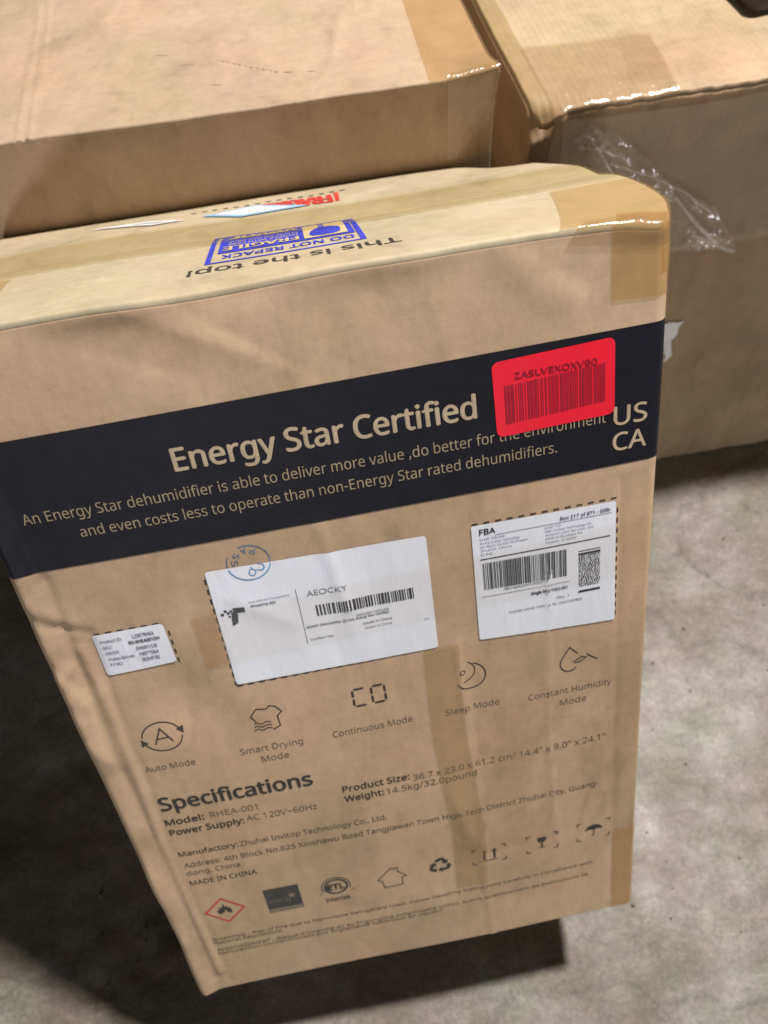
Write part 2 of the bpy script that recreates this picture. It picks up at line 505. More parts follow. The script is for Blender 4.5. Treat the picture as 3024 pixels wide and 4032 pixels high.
def flush_text():
    tmp = []
    cap_ref = {}
    jobs = TEXTQ + [dict(body='H', bold=0.0, font='sans', ref=1), dict(body='H', bold=0.0, font='x', ref=1)]
    for q in jobs:
        c = bpy.data.curves.new('tmp_text', 'FONT'); c.body = q['body']; c.size = 1.0
        if q['font'] == 'sans' and SANS:
            c.font = SANS
        c.resolution_u = 4; c.fill_mode = 'BOTH'
        o = bpy.data.objects.new('tmp_text', c); COL.objects.link(o); tmp.append(o)
    bpy.context.view_layer.update()
    dg = bpy.context.evaluated_depsgraph_get()
    got = []
    for o, q in zip(tmp, jobs):
        ev = o.evaluated_get(dg); me = ev.to_mesh()
        V = np.array([v.co[:2] for v in me.vertices]) if len(me.vertices) else np.zeros((0, 2))
        F = [tuple(p.vertices) for p in me.polygons]
        ev.to_mesh_clear()
        got.append((V, F))
        if q.get('ref'):
            cap_ref[q['font']] = V[:, 1].max() if len(V) else 0.7
    for o in tmp:
        c = o.data; bpy.data.objects.remove(o); bpy.data.curves.remove(c)
    for q, (V, F) in zip(jobs, got):
        if q.get('ref') or not len(V):
            continue
        x0, x1 = V[:, 0].min(), V[:, 0].max()
        sx = (q['u1'] - q['u0']) / (x1 - x0); sy = q['cap'] / cap_ref[q['font']]
        U = np.c_[q['u0'] + (V[:, 0] - x0) * sx, q['v'] + V[:, 1] * sy]
        if q['xf'] is not None:
            U = q['xf'](U)
        b = q['bold'] * sy
        sh = [(0, 0)] if b < .004 * sy else ([(-b, 0), (b, 0)] if b < .011 * sy else [(-b, 0), (b, 0), (0, b * .7), (0, -b * .7), (0, 0)])
        Vs = []; Fs = []; offs = []
        for k, (dx, dy) in enumerate(sh):
            Fs += [tuple(i + len(Vs) * 1 for i in f) for f in F] if not Vs else [tuple(i + n_ * k for i in f) for f in F]
            n_ = len(U); Vs += [tuple(p) for p in (U + [dx, dy])]; offs += [q['off'] + .00003 * k] * n_
        U2 = np.array(Vs)
        P = q['box'].place(q['face'](U2[:, 0], U2[:, 1]), np.array(offs)[:, None])
        mesh_obj(q['name'], P, Fs, q['mat'], q['parent'], False)


mm = 0.001

# ================================================================== floor


def build_floor():
    n = 220
    g = np.concatenate([[-12, -6, -3, -2], np.linspace(-1.2, 1.8, n), [2.4, 4, 7, 12]])
    gy = np.concatenate([[-12, -6, -3, -1.5], np.linspace(-0.9, 1.3, n), [2, 4, 7, 12]])
    X, Y = np.meshgrid(g, gy, indexing='ij')
    P = np.c_[X.ravel(), Y.ravel(), np.zeros(X.size)]
    near = (np.abs(P[:, 0]) < 2) & (np.abs(P[:, 1]) < 1.6)
    z = 0.0012 * snoise(P, 9, 3) + 0.0009 * snoise(P, 32, 5) + 0.0008 * snoise(P, 75, 8)
    # chipped, lumpy strip that ends on a straight trowelled edge in the lower left of the view
    edge = -0.262 + 0.02 * (P[:, 0] + 0.2)
    strip = sstep(P[:, 1], edge - 0.001, edge + 0.003) * (1 - sstep(P[:, 1], edge + 0.035, edge + 0.06))
    strip *= 1 - sstep(P[:, 0], -0.05, 0.0)
    z += strip * (0.0022 * snoise(P, 130, 11) + 0.0016 * snoise(P, 60, 12) + 0.001)
    P[:, 2] = np.where(near, z - 0.0022, -0.0022)
    a, b = len(g), len(gy)
    F = [(i * b + j, (i + 1) * b + j, (i + 1) * b + j + 1, i * b + j + 1) for i in range(a - 1) for j in range(b - 1)]
    o = mesh_obj('floor', P, F, CONCRETE, None, True); o['kind'] = 'structure'
    V = []; F = []
    chips = [(-0.158, -0.172, .0022), (-0.05, -0.09, .001), (0.52, -0.16, .003), (0.60, -0.02, .0025), (0.47, -0.30, .003), (0.66, 0.02, .002)]
    ph = chips + [(random.uniform(0.45, 0.95), random.uniform(-.35, .15), random.uniform(.0008, .002)) for _ in range(40)]
    ph += [(random.uniform(-0.33, -0.1), random.uniform(-.30, -.21), random.uniform(.0006, .0016)) for _ in range(40)]
    for (x, y, r) in ph:
        n0 = len(V)
        for k in range(6):
            a_ = k * 1.047 + random.random() * .5
            V.append((x + r * math.cos(a_) * random.uniform(.7, 1.2), y + r * math.sin(a_) * random.uniform(.7, 1.2), -0.0015))
        V.append((x, y, r * .7))
        F += [(n0 + k, n0 + (k + 1) % 6, n0 + 6) for k in range(6)]
    o = mesh_obj('concrete_grit', V, F, CONCRETE); o['kind'] = 'stuff'
    o['label'] = 'loose concrete grit and crumbs scattered on the grey floor'


build_floor()

# ================================================================== front carton, leaning back
W, D, H = 0.430, 0.345, 0.6545
LEAN = math.radians(27.485)
M_front = Matrix.Translation((0, 0, 0)) @ Matrix.Rotation(-LEAN, 4, 'X') @ Matrix.Translation((0, -D, 0))
YL = 0.302


def deform_front(P):
    P = P.copy(); x, y, z = P[:, 0].copy(), P[:, 1].copy(), P[:, 2].copy()
    fr = 1 - sstep(y, 0.001, 0.03)                     # weight of the front face
    top = sstep(z, H - 0.03, H - 0.004)
    d = np.zeros(len(P))                               # outward push of the front face
    d += 0.0025 * np.sin(np.pi * np.clip(x / W, 0, 1)) * np.sin(np.pi * np.clip(z / H, 0, 1)) * 1.6
    d += 0.0010 * snoise(P * [1, 0, 1], 11, 21)
    # crushed left edge: strip flared forward to catch the light, rim falling back, with wrinkles
    zl = 1 - sstep(z, 0.50, 0.58)
    wl = 1 - sstep(x, 0.012, 0.0205)
    d += 0.0030 * (1 - sstep(x, 0.002, 0.021)) * zl - 0.004 * (1 - sstep(x, 0, .006)) * zl
    d += zl * wl * (0.0014 * snoise(P * [1.4, 0, 1], 46, 31) + 0.0014 * np.abs(snoise(P * [1.6, 0, .8], 62, 33)))
    d += groove(x, z, [(.022, .490), (.0215, .455), (.0195, .39), (.018, .33), (.021, .20), (.020, .02)], .0028, -0.0011)
    d += groove(x, z, [(.036, .44), (.033, .36), (.032, .28), (.026, .20), (.030, .10), (.031, .01)], .0030, -0.0008)
    d += groove(x, z, [(.026, .43), (.029, .36), (.027, .28), (.0235, .22), (.026, .03)], .0036, 0.0014)
    d += groove(x, z, [(.004, .462), (.013, .452), (.022, .45), (.036, .443)], .0034, -0.0012)
    d += ridge_fold(x, z, (.002, .475), (.040, .436), .012, 0.0030)
    d += ridge_fold(x, z, (.000, .43), (.020, .385), .010, -0.0045)
    d += ridge_fold(x, z, (.003, .35), (.020, .31), .010, 0.0035)
    d += ridge_fold(x, z, (.001, .40), (.018, .42), .008, 0.0040)
    # creases in the blank panel above the dark band
    d += ridge_fold(x, z, (.110, .655), (.215, .595), .016, 0.0024)
    d += ridge_fold(x, z, (.080, .640), (.160, .600), .014, -0.0013)
    d += ridge_fold(x, z, (.135, .66), (.230, .585), .010, -0.0016)
    d += ridge_fold(x, z, (.285, .655), (.300, .590), .015, 0.0020)
    d += ridge_fold(x, z, (.345, .65), (.395, .612), .020, -0.0016)
    d += ridge_fold(x, z, (.255, .64), (.235, .60), .015, 0.0014)
    d += groove(x, z, [(.338, .648), (.352, .625), (.372, .615)], .010, 0.0008)
    # small vertical crease above the middle label running into it
    d += groove(x, z, [(.203, .492), (.206, .470), (.212, .425)], .0040, 0.0007)
    d += ridge_fold(x, z, (.200, .505), (.214, .37), .012, 0.0018)
    d += ridge_fold(x, z, (.226, .475), (.230, .40), .012, -0.0012)
    d += ridge_fold(x, z, (.126, .455), (.178, .415), .010, 0.0013)
    # hollow below the small label
    d -= 0.0035 * np.exp(-((x - .092) / .035) ** 2 - ((z - .372) / .035) ** 2)
    d += 0.0018 * np.exp(-((x - .118) / .02) ** 2 - ((z - .37) / .03) ** 2)
    # long vertical crease in the lower right, beside the old tape
    d += groove(x, z, [(.284, .37), (.286, .30), (.289, .22), (.288, .15), (.286, .10), (.29, .0)], .0026, 0.0009)
    d += ridge_fold(x, z, (.262, .24), (.282, .13), .012, 0.0030)
    d += ridge_fold(x, z, (.268, .15), (.250, .06), .012, -0.0026)
    d += groove(x, z, [(.355, .42), (.352, .25), (.357, .12)], .0016, 0.0008)
    d += ridge_fold(x, z, (.300, .45), (.286, .16), .016, -0.0024)
    d += groove(x, z, [(.408, .485), (.4075, .30), (.409, .02)], .0026, -0.0007)
    P[:, 1] = y - fr * d
    # top face: gentle sag, tape-held seam, worn front lip
    t = 0.0014 * snoise(P * [1, 1, 0], 14, 41)
    t -= 0.0030 * np.exp(-((y - .172) / .022) ** 2)
    t -= 0.0040 * sstep(x, .30, .44) * sstep(y, .20, .345)
    t += 0.0018 * snoise(P * [1, 0, 0], 26, 43) * (1 - sstep(y, 0, .012))
    P[:, 2] = P[:, 2] + top * t
    # waviness of the lip itself
    lip = np.exp(-((z - (H - .004)) / .008) ** 2) * (1 - sstep(y, 0, .01))
    P[:, 1] += lip * 0.0014 * snoise(P * [1, 0, 0], 30, 47)
    # right side panel bulges out near its top, pulled in again at the back corner
    yy = np.clip(y / D, 0, 1)
    bul = 0.030 * np.sin(np.pi * np.clip(yy, 0, 1) ** 0.8) ** 0.75 * sstep(z, 0.25, 0.60)
    P[:, 0] += sstep(x, W - 0.10, W) * bul
    P[:, 0] -= (1 - sstep(x, 0, .10)) * 0.046 * sstep(y, 0.02, .30) * sstep(z, 0.30, 0.62)
    bk = sstep(x, W - .06, W) * sstep(y, D - .06, D)
    P[:, 1] -= 0.040 * bk * sstep(z, .35, .6)
    P[:, 0] -= 0.010 * bk
    # knocked front-right top corner
    kc = np.exp(-((x - W) / .016) ** 2 - (y / .02) ** 2 - ((z - H) / .018) ** 2)
    P[:, 2] -= 0.004 * kc; P[:, 0] -= 0.001 * kc
    return P


box = Carton(W, D, H, 0.0026, deform_front)
root = thing('cardboard_box', 'tall brown carton leaning back, dark band reading Energy Star Certified across its front', 'cardboard box', M_front)
box.body((0.0026, 0.010, 0.0028), root, KRAFT_A, H - 0.0027)
f1 = box.flap(0.0012, W - 0.0012, -0.0050, 0.1712, root, KRAFT_A2, th=.0024, step=.004, wrap=True)
f2 = box.flap(0.0012, W - 0.0012, 0.1735, D - 0.0008, root, KRAFT_A2, th=.0026, step=.004)
FF, FT = box.F_front, box.F_top
o1, ob, o2, o3, o4 = 0.00018, 0.00046, 0.00055, 0.00070, 0.00090

# ---- dark printed band, wraps round the right edge
band = box.sheet('printed_band', [(-0.001, .4955), (W + .006, .4985), (W + .006, .5910), (-0.001, .5868)], FF, .00030, INK_BAND, root, 0.0011)
text('Energy Star Certified', .1240, .3127, .5500, .0150, box, FF, ob, INK_KNOCK, band, 'heading_lettering', bold=.017)
text('An Energy Star dehumidifier is able to deliver more value ,do better for the environment', .0240, .3965, .5308, .0074, box, FF, ob, INK_KNOCK2, band, bold=.002)
text('and even costs less to operate than non-Energy Star rated dehumidifiers.', .0550, .3637, .5160, .0074, box, FF, ob, INK_KNOCK2, band, bold=.002)
text('US', .4020, .4240, .5272, .0128, box, FF, ob, INK_KNOCK, band, 'country_lettering', bold=.012)
text('CA', .4015, .4240, .5090, .0125, box, FF, ob, INK_KNOCK, band, 'country_lettering', bold=.012)


def rounded(x0, y0, x1, y1, r, skew=None):
    pts = []
    for cx, cy, a0 in ((x1 - r, y1 - r, 0), (x0 + r, y1 - r, 90), (x0 + r, y0 + r, 180), (x1 - r, y0 + r, 270)):
        for k in range(5):
            a = math.radians(a0 + 22.5 * k)
            pts.append((cx + r * math.cos(a), cy + r * math.sin(a)))
    return pts


def rounded_sheet(name, corners, r, off, mat, parent, face=FF, step=0.0035, b=None):
    """gridded sticker: bilinear quad whose corners are cut round"""
    b = b or box
    bl, br, tr, tl = [np.array(p, float) for p in corners]
    w_ = np.linalg.norm(br - bl); h_ = np.linalg.norm(tl - bl)

    def axis(n, L):
        a = list(np.linspace(0, L, max(2, int(L / step)) + 1))
        a += [r * k for k in (0.1, 0.3, 0.6, 1)] + [L - r * k for k in (0.1, 0.3, 0.6, 1)]
        return np.unique(np.round(a, 6))
    A = axis(0, w_); B = axis(0, h_)
    X, Y = np.meshgrid(A, B, indexing='ij')
    cx = np.clip(X, r, w_ - r); cy = np.clip(Y, r, h_ - r)
    dx, dy = X - cx, Y - cy
    l = np.hypot(dx, dy); m_ = np.maximum(np.abs(dx), np.abs(dy))
    k = np.where(l > 1e-9, m_ / np.maximum(l, 1e-9), 1)
    X = cx + dx * k; Y = cy + dy * k
    a_ = (X / w_).ravel(); b_ = (Y / h_).ravel()
    uv = (np.outer((1 - a_) * (1 - b_), bl) + np.outer(a_ * (1 - b_), br) + np.outer(a_ * b_, tr) + np.outer((1 - a_) * b_, tl))
    P = b.place(face(uv[:, 0], uv[:, 1]), off)
    na, nb = len(A), len(B)
    F = [(i * nb + j, (i + 1) * nb + j, (i + 1) * nb + j + 1, i * nb + j + 1) for i in range(na - 1) for j in range(nb - 1)]
    o = mesh_obj(name, P, F, mat, parent, True)
    return o


def barcode(x0, x1, y0, y1, seed, fine, shear=0.0, box_=None, fill=0.5):
    """bars as upright rectangles with a slanted baseline"""
    r = random.Random(seed); a = Art(); x = x0
    while x < x1 - fine:
        wd = fine * r.choice([1, 1, 1, 2, 2, 3]); wd = min(wd, x1 - x)
        s0 = shear * (x - x0) / (x1 - x0)
        a.V += [(x, y0 + s0), (x + wd, y0 + s0), (x + wd, y1 + s0), (x, y1 + s0)]
        n = len(a.V) - 4; a.F.append((n, n + 1, n + 2, n + 3))
        x += wd + fine * r.choice([1, 1, 1, 2, 2]) * (1 - fill) * 2
    return a


# ---- red sticker with dark red barcode
rl = rounded_sheet('red_sticker', [(.3250, .5340), (.4022, .5362), (.4020, .5866), (.3243, .5835)], .0045, o3, RED_LABEL, root)
rl['label'] = 'bright red barcode sticker on the dark band'
a = barcode(.3312, .3965, .5422, .5675, 5, .00062, shear=.0038, fill=.56)
a.put(box, 'barcode', FF, o3 + .00018, RED_BAR, rl)
text('ZASLVEXOXV90', .3380, .3905, .5710, .0040, box, FF, o3 + .00018, RED_BAR, rl, 'serial_lettering', bold=.02)

# ---- dashed frames printed for the labels


def dashed(x0, y0, x1, y1, sides, dl=.0042, gap=.0081, wd=.0012):
    a = Art()
    if 't' in sides or 'b' in sides:
        x = x0
        while x < x1 - dl:
            if 't' in sides:
                a.rect(x, y1, x + dl, y1 + wd)
            if 'b' in sides:
                a.rect(x, y0 - wd, x + dl, y0)
            x += gap
    y = y0
    while y < y1 - dl:
        if 'l' in sides:
            a.rect(x0 - wd, y, x0, y + dl)
        if 'r' in sides:
            a.rect(x1, y, x1 + wd, y + dl)
        y += gap
    return a


dashed(.0380, .4045, .0868, .4398, 'tr').put(box, 'dashed_frame', FF, o1, INK_BLACK, root)
dashed(.1218, .3752, .2715, .4735, 'lb').put(box, 'dashed_frame', FF, o1, INK_BLACK, root)
dashed(.3035, .3715, .4052, .4724, 'tr').put(box, 'dashed_frame', FF, o1, INK_BLACK, root)

# ---- small white label
sl = rounded_sheet('small_white_label', [(.0364, .4042), (.0861, .4056), (.0853, .4402), (.0364, .4397)], .0028, o2, WHITE, root)
sl['label'] = 'smallest white label at the left of the carton'
for (u0, u1, v, s_) in [(.0407, .0554, .4322, 'Product ID:'), (.0407, .0471, .4269, 'SKU:'), (.0410, .0505, .4218, 'ORDER:'), (.0419, .0599, .4166, 'Product Barcode:'), (.0416, .0501, .4118, 'P/I NO:')]:
    text(s_, u0, u1, v, .0026, box, FF, o2 + .00018, INK_TONER2, sl, bold=.01)
for (u0, u1, v, s_) in [(.0627, .0775, .4326, 'L2307RHEA'), (.0590, .0800, .4277, 'RH-RHEA001DH'), (.0626, .0768, .4220, 'DH001/US'), (.0632, .0765, .4167, '19577054'), (.0636, .0760, .4118, '2023-07/02')]:
    text(s_, u0, u1, v, .0028, box, FF, o2 + .00018, INK_TONER if v > .425 and v < .43 else INK_TONER2, sl, bold=.015)

# ---- middle white label
cl = rounded_sheet('white_product_label', [(.1219, .3764), (.2708, .3743), (.2718, .4717), (.1226, .4745)], .0025, o2, WHITE, root)
cl['label'] = 'widest white label, in the middle of the carton, with a black pixelled arrow mark'
lo = o2 + .00018
a = Art()   # pixelled arrow mark: squares scattered left of a bent black bar
for r_ in [(.1250, .4372, .1272, .4394), (.1276, .4398, .1296, .4418), (.1292, .4378, .1314, .4398), (.1316, .4392, .1334, .4410), (.1322, .4366, .1344, .4388), (.1298, .4352, .1314, .4366)]:
    a.rect(*r_)
a.poly([(.1338, .4382), (.1418, .4378), (.1420, .4418), (.1340, .4424)])
a.poly([(.1312, .4316), (.1354, .4300), (.1366, .4372), (.1344, .4386), (.1318, .4358)])
a.poly([(.1312, .4312), (.1354, .4296), (.1310, .4276)])
a.put(box, 'pixel_arrow_mark', FF, lo, INK_TONER, cl)
text('Scan with the Transparency', .1457, .1739, .4440, .0018, box, FF, lo, INK_TONER2, cl)
text('Shopping app', .1465, .1636, .4408, .0018, box, FF, lo, INK_TONER2, cl, bold=.02)
a = Art(); a.rect(.1783, .4010, .1788, .4484); a.put(box, 'divider_line', FF, lo, INK_TONER2, cl)
text('AEOCKY', .1852, .2135, .4406, .0045, box, FF, lo, INK_TONER2, cl, 'brand_lettering', font='x')
a = barcode(.1894, .2592, .4229, .4322, 11, .00066, shear=-.0006, fill=.55)
a.put(box, 'barcode', FF, lo, INK_TONER, cl)
text('X003W1NOZR', .2160, .2395, .4165, .0019, box, FF, lo, INK_TONER2, cl, bold=.01)
text('AEOCKY Dehumidifier, 50 Pint, Energy Star Certified', .1799, .2390, .4143, .0017, box, FF, lo, INK_TONER2, cl, bold=.02)
text('Made in China', .2200, .2405, .4082, .0021, box, FF, lo, INK_TONER2, cl, bold=.01)
text('Made in China', .2208, .2400, .4040, .0021, box, FF, lo, INK_TONER2, cl)
text('Condition: New', .1810, .1980, .4030, .0018, box, FF, lo, INK_TONER2, cl, bold=.01)
text('US', .2634, .2668, .4016, .0016, box, FF, lo, INK_TONER2, cl)

# ---- right white label
wl_ = rounded_sheet('white_shipping_label', [(.3022, .3728), (.4052, .3678), (.4043, .4711), (.3029, .4721)], .0018, o2, WHITE, root)
wl_['label'] = 'near-square white shipping label near the right edge of the carton'
text('FBA', .3082, .3192, .4640, .0044, box, FF, lo, INK_TONER, wl_, bold=.02)
text('Box 217 of 871 - 50lb', .3648, .4000, .4640, .0027, box, FF, lo, INK_TONER2, wl_, bold=.02)
for q_ in ((.3192, .4622, .4013, .4626), (.3062, .4112, .3706, .4116)):
    a = Art(); a.rect(*q_); a.put(box, 'thin_rule', FF, lo, INK_TONER2, wl_)
a = Art(); a.rect(.3073, .4434, .4005, .4442); a.put(box, 'thick_rule', FF, lo, INK_TONER, wl_)
for i, (u0, u1, v, s_) in enumerate([(.308, .326, .4592, 'SHIP FROM:'), (.308, .336, .4562, 'Zhuhai Invitop Technology'), (.308, .3415, .4532, '4th Block, No.625 Xinshawan'), (.308, .330, .4502, 'Zhuhai, China'), (.308, .3155, .4468, 'CN'),
                                     (.3535, .3655, .4592, 'SHIP TO:'), (.3540, .3870, .4562, 'FBA: Invitop Technology Co.'), (.3540, .3890, .4532, 'Amazon.com Services, Inc.'), (.3540, .3800, .4502, '6835 W Buckeye Rd'), (.3540, .3760, .4470, 'Phoenix, AZ 85043')]):
    text(s_, u0, u1, v, .0018, box, FF, lo, INK_TONER2, wl_)
a = barcode(.3087, .3687, .4175, .4405, 23, .00036, shear=-.0010, fill=.50)
a.put(box, 'barcode', FF, lo, INK_TONER, wl_)
text('FBA15JHQ2K6TU000217', .3229, .3545, .4143, .0021, box, FF, lo, INK_TONER2, wl_, bold=.01)
for y0, y1 in ((.4320, .4338), (.3993, .4012)):
    a = Art(); a.rect(.3773, y0, .3935, y1); a.put(box, 'thick_code_bar', FF, lo, INK_TONER, wl_)
r_ = random.Random(3); a = Art()          # stacked linear code between the two thick bars: rows of short bars
y = .4046
while y < .4312:
    x = .3776
    while x < .3930:
        wd = r_.choice([.0004, .0008, .0012]); a.rect(x, y, min(x + wd, .3934), y + .0009); x += wd + r_.choice([.0004, .0006, .0009])
    y += .0013
a.rect(.3776, .4352, .3934, .4358)
a.put(box, 'stacked_barcode', FF, lo, INK_TONER, wl_)
text('Single SKU', .3422, .3560, .4055, .0024, box, FF, lo, INK_TONER, wl_, bold=.03)
text('RHEA-001', .3570, .3690, .4055, .0024, box, FF, lo, INK_TONER2, wl_, bold=.02)
text('Qty 1', .3608, .3700, .3978, .0022, box, FF, lo, INK_TONER2, wl_)
text('PLEASE LEAVE THIS LABEL UNCOVERED', .3255, .3800, .3926, .0019, box, FF, lo, INK_TONER2, wl_, bold=.01)

# ---- round blue rubber stamp, half on the board, half on the middle label


def stamp(above, off, mat):
    a = Art(); cx, cy = .1524, .4757; R = .0138
    n = 60
    pts = []
    edge_v = lambda u: .4745 - (u - .1226) * .0188
    cur = []
    for i in range(n + 1):
        t = 2 * math.pi * i / n
        p = (cx + R * 1.04 * math.cos(t), cy + R * .96 * math.sin(t))
        ok = (p[1] > edge_v(p[0])) == above and not (above and 1.9 < t < 2.6)
        if ok:
            cur.append(p)
        else:
            if len(cur) > 1:
                pts.append(cur)
            cur = []
    if len(cur) > 1:
        pts.append(cur)
    for c in pts:
        a.stroke(c, .0008)
    return a.put(box, 'round_stamp', FF, off, mat, root)


stamp(True, o1, INK_TEAL); stamp(False, lo, INK_CYAN)


def rotxf(cx, cy, ang):
    ca, sa = math.cos(ang), math.sin(ang)

    def f(U):
        x, y = U[:, 0] - cx, U[:, 1] - cy
        return np.c_[cx + x * ca - y * sa, cy + x * sa + y * ca]
    return f


# arc lettering PASS, running clockwise down the left side, and OK lower in the middle
for ch, ang in (('P', 62), ('A', 98), ('S', 140), ('S', 178)):
    t = math.radians(ang); px, py = .1524 + .0092 * math.cos(t), .4765 + .0088 * math.sin(t)
    text(ch, px - .0019, px + .0019, py - .0019, .0042, box, FF, o1 if py > .4745 else lo, INK_TEAL if py > .4745 else INK_CYAN, root, 'stamp_lettering', bold=.01, xf=rotxf(px, py, t + math.radians(95)))
for ch, px, py in (('Q', .1535, .4682), ('C', .1597, .4712)):
    text(ch, px - .0026, px + .0026, py - .0026, .0055, box, FF, lo, INK_CYAN, root, 'stamp_lettering', xf=rotxf(px, py, math.radians(160)))

# ---- mode icons
a = Art()
a.arc(.0573, .3395, .0146, .0140, 20, 172, .0011); a.arc(.0573, .3395, .0146, .0140, 200, 352, .0011)
a.poly([(.0735, .3392), (.0687, .3440), (.0745, .3470)]); a.poly([(.0412, .3400), (.0462, .3352), (.0405, .3325)])
a.stroke([(.0508, .3330), (.0573, .3475), (.0640, .3335)], .0013); a.stroke([(.0530, .3378), (.0616, .3380)], .0011)
a.put(box, 'auto_mode_icon', FF, o1, INK_BLACK, root)
text('Auto Mode', .0355, .0742, .3060, .0060, box, FF, o1, INK_GREY, root, 'mode_lettering')
a = Art()
a.stroke([(.1275, .3375), (.1247, .3435), (.1300, .3500), (.1340, .3490), (.1375, .3485), (.1400, .3510), (.1440, .3495), (.1480, .3435), (.1440, .3400), (.1445, .3300), (.1385, .3270)], .0010)
for dy in (0, .0032, .0064):
    a.stroke([(.1245 + dy * .2, .3290 + dy), (.1275, .3302 + dy), (.1310, .3283 + dy), (.1350, .3300 + dy), (.1385, .3290 + dy)], .0009)
a.put(box, 'smart_drying_icon', FF, o1, INK_BLACK, root)
text('Smart Drying', .1092, .1578, .3070, .0062, box, FF, o1, INK_GREY, root, 'mode_lettering')
text('Mode', .1235, .1448, .2955, .0062, box, FF, o1, INK_GREY, root, 'mode_lettering')
a = Art()   # seven-segment C and 0


def seg(x0, y0, x1, y1, wd=.0019):
    dx, dy = x1 - x0, y1 - y0; L = math.hypot(dx, dy); dx /= L; dy /= L
    h = wd / 2
    a.poly([(x0, y0), (x0 + dx * h - dy * h, y0 + dy * h + dx * h), (x1 - dx * h - dy * h, y1 - dy * h + dx * h), (x1, y1), (x1 - dx * h + dy * h, y1 - dy * h - dx * h), (x0 + dx * h + dy * h, y0 + dy * h - dx * h)])


for x0, full in ((.2022, False), (.2165, True)):
    seg(x0 + .0008, .3335, x0 + .0092, .3335); seg(x0 + .0008, .3500, x0 + .0092, .3500)
    seg(x0, .3342, x0, .3413); seg(x0, .3423, x0, .3493)
    if full:
        seg(x0 + .0100, .3342, x0 + .0100, .3413); seg(x0 + .0100, .3423, x0 + .0100, .3493)
a.put(box, 'continuous_mode_icon', FF, o1, INK_BLACK, root)
text('Continuous Mode', .1812, .2437, .3068, .0062, box, FF, o1, INK_GREY, root, 'mode_lettering')
a = Art()
a.arc(.2925, .3395, .0118, .0122, -150, 75, .0011)
P_ = [(.2817, .3338)] + [(.2862 + .0102 * math.cos(math.radians(t)), .3450 + .0100 * math.sin(math.radians(t))) for t in range(-85, 60, 12)]
a.stroke(P_, .0010)
a.arc(.2868, .3448, .0020, .0018, 0, 360, .0008, 12)
a.put(box, 'sleep_mode_icon', FF, o1, INK_BLACK, root)
text('Sleep Mode', .2700, .3133, .3050, .0060, box, FF, o1, INK_GREY, root, 'mode_lettering')
a = Art()
a.stroke([(.3765, .3415), (.3706, .3485), (.3650, .3400)] + [(.3700 + .0072 * math.cos(math.radians(t)), .3330 + .0082 * math.sin(math.radians(t))) for t in range(155, 330, 15)], .0010)
a.stroke([(.3730, .3335), (.3800, .3372), (.3835, .3360), (.3790, .3330), (.3740, .3320)], .0009)
a.stroke([(.3835, .3392), (.3870, .3360), (.3925, .3318)], .0010)
a.put(box, 'humidity_mode_icon', FF, o1, INK_BLACK, root)
text('Constant Humidity', .3365, .4045, .3026, .0060, box, FF, o1, INK_GREY, root, 'mode_lettering')
text('Mode', .3618, .3836, .2902, .0060, box, FF, o1, INK_GREY, root, 'mode_lettering')

# ---- specification text
text('Specifications', .0350, .1567, .2604, .0148, box, FF, o1, INK_BLACK, root, 'heading_lettering', bold=.020)
text('Model:', .0335, .0648, .2424, .0068, box, FF, o1, INK_BLACK, root, 'specification_lettering', bold=.016)
text('RHEA-001', .0700, .1088, .2430, .0068, box, FF, o1, INK_GREY, root, 'specification_lettering', bold=.002)
text('Power Supply:', .0338, .0945, .2296, .0068, box, FF, o1, INK_BLACK, root, 'specification_lettering', bold=.016)
text('AC 120V~60Hz', .0970, .1554, .2310, .0068, box, FF, o1, INK_GREY, root, 'specification_lettering', bold=.002)
text('Product Size:', .1788, .2340, .2446, .0068, box, FF, o1, INK_BLACK, root, 'specification_lettering', bold=.014)
text('36.7 x 23.0 x 61.2 cm/ 14.4" x 9.0" x 24.1"', .2370, .4000, .2420, .0066, box, FF, o1, INK_GREY, root, 'specification_lettering', bold=.006)
text('Weight:', .1787, .2110, .2326, .0068, box, FF, o1, INK_BLACK, root, 'specification_lettering', bold=.014)
text('14.5kg/32.0pound', .2135, .2894, .2322, .0066, box, FF, o1, INK_GREY, root, 'specification_lettering', bold=.006)
text('Manufactory:', .0333, .0830, .2016, .0062, box, FF, o1, INK_BLACK, root, 'maker_lettering', bold=.008)
text('Zhuhai Invitop Technology Co., Ltd.', .0850, .2095, .2016, .0062, box, FF, o1, INK_GREY, root, 'maker_lettering', bold=.005)
text('Address: 4th Block No.625 Xinshawu Road Tangjiawan Town High-Tech District Zhuhai City, Guang-', .0338, .3945, .1862, .0062, box, FF, o1, INK_GREY, root, 'maker_lettering', bold=.006)
text('dong, China.', .0334, .0812, .1757, .0060, box, FF, o1, INK_GREY, root, 'maker_lettering', bold=.005)
text('MADE IN CHINA', .0327, .0905, .1620, .0062, box, FF, o1, INK_BLACK, root, 'maker_lettering', bold=.006)
for v, u1, s_, b_ in ((.0775, .3900, 'WARNING - Risk of Fire due to Flammable Refrigerant Used. Follow Handling Instructions Carefully in Compliance with', .004),
                      (.0722, .0950, 'National Regulations.', .004),
                      (.0607, .3860, "AVERTISSEMENT - Risque d'Incendie dû au Frigorigène Inflammable Utilisé. Suivre Attentivement les Instructions de", .004),
                      (.0555, .2460, 'Manutention Conformément aux Règlements Nationaux en vigueur.', .004)):
    text(s_, .0310, u1, v, .0042, box, FF, o1, INK_GREY, root, 'warning_lettering', bold=b_)

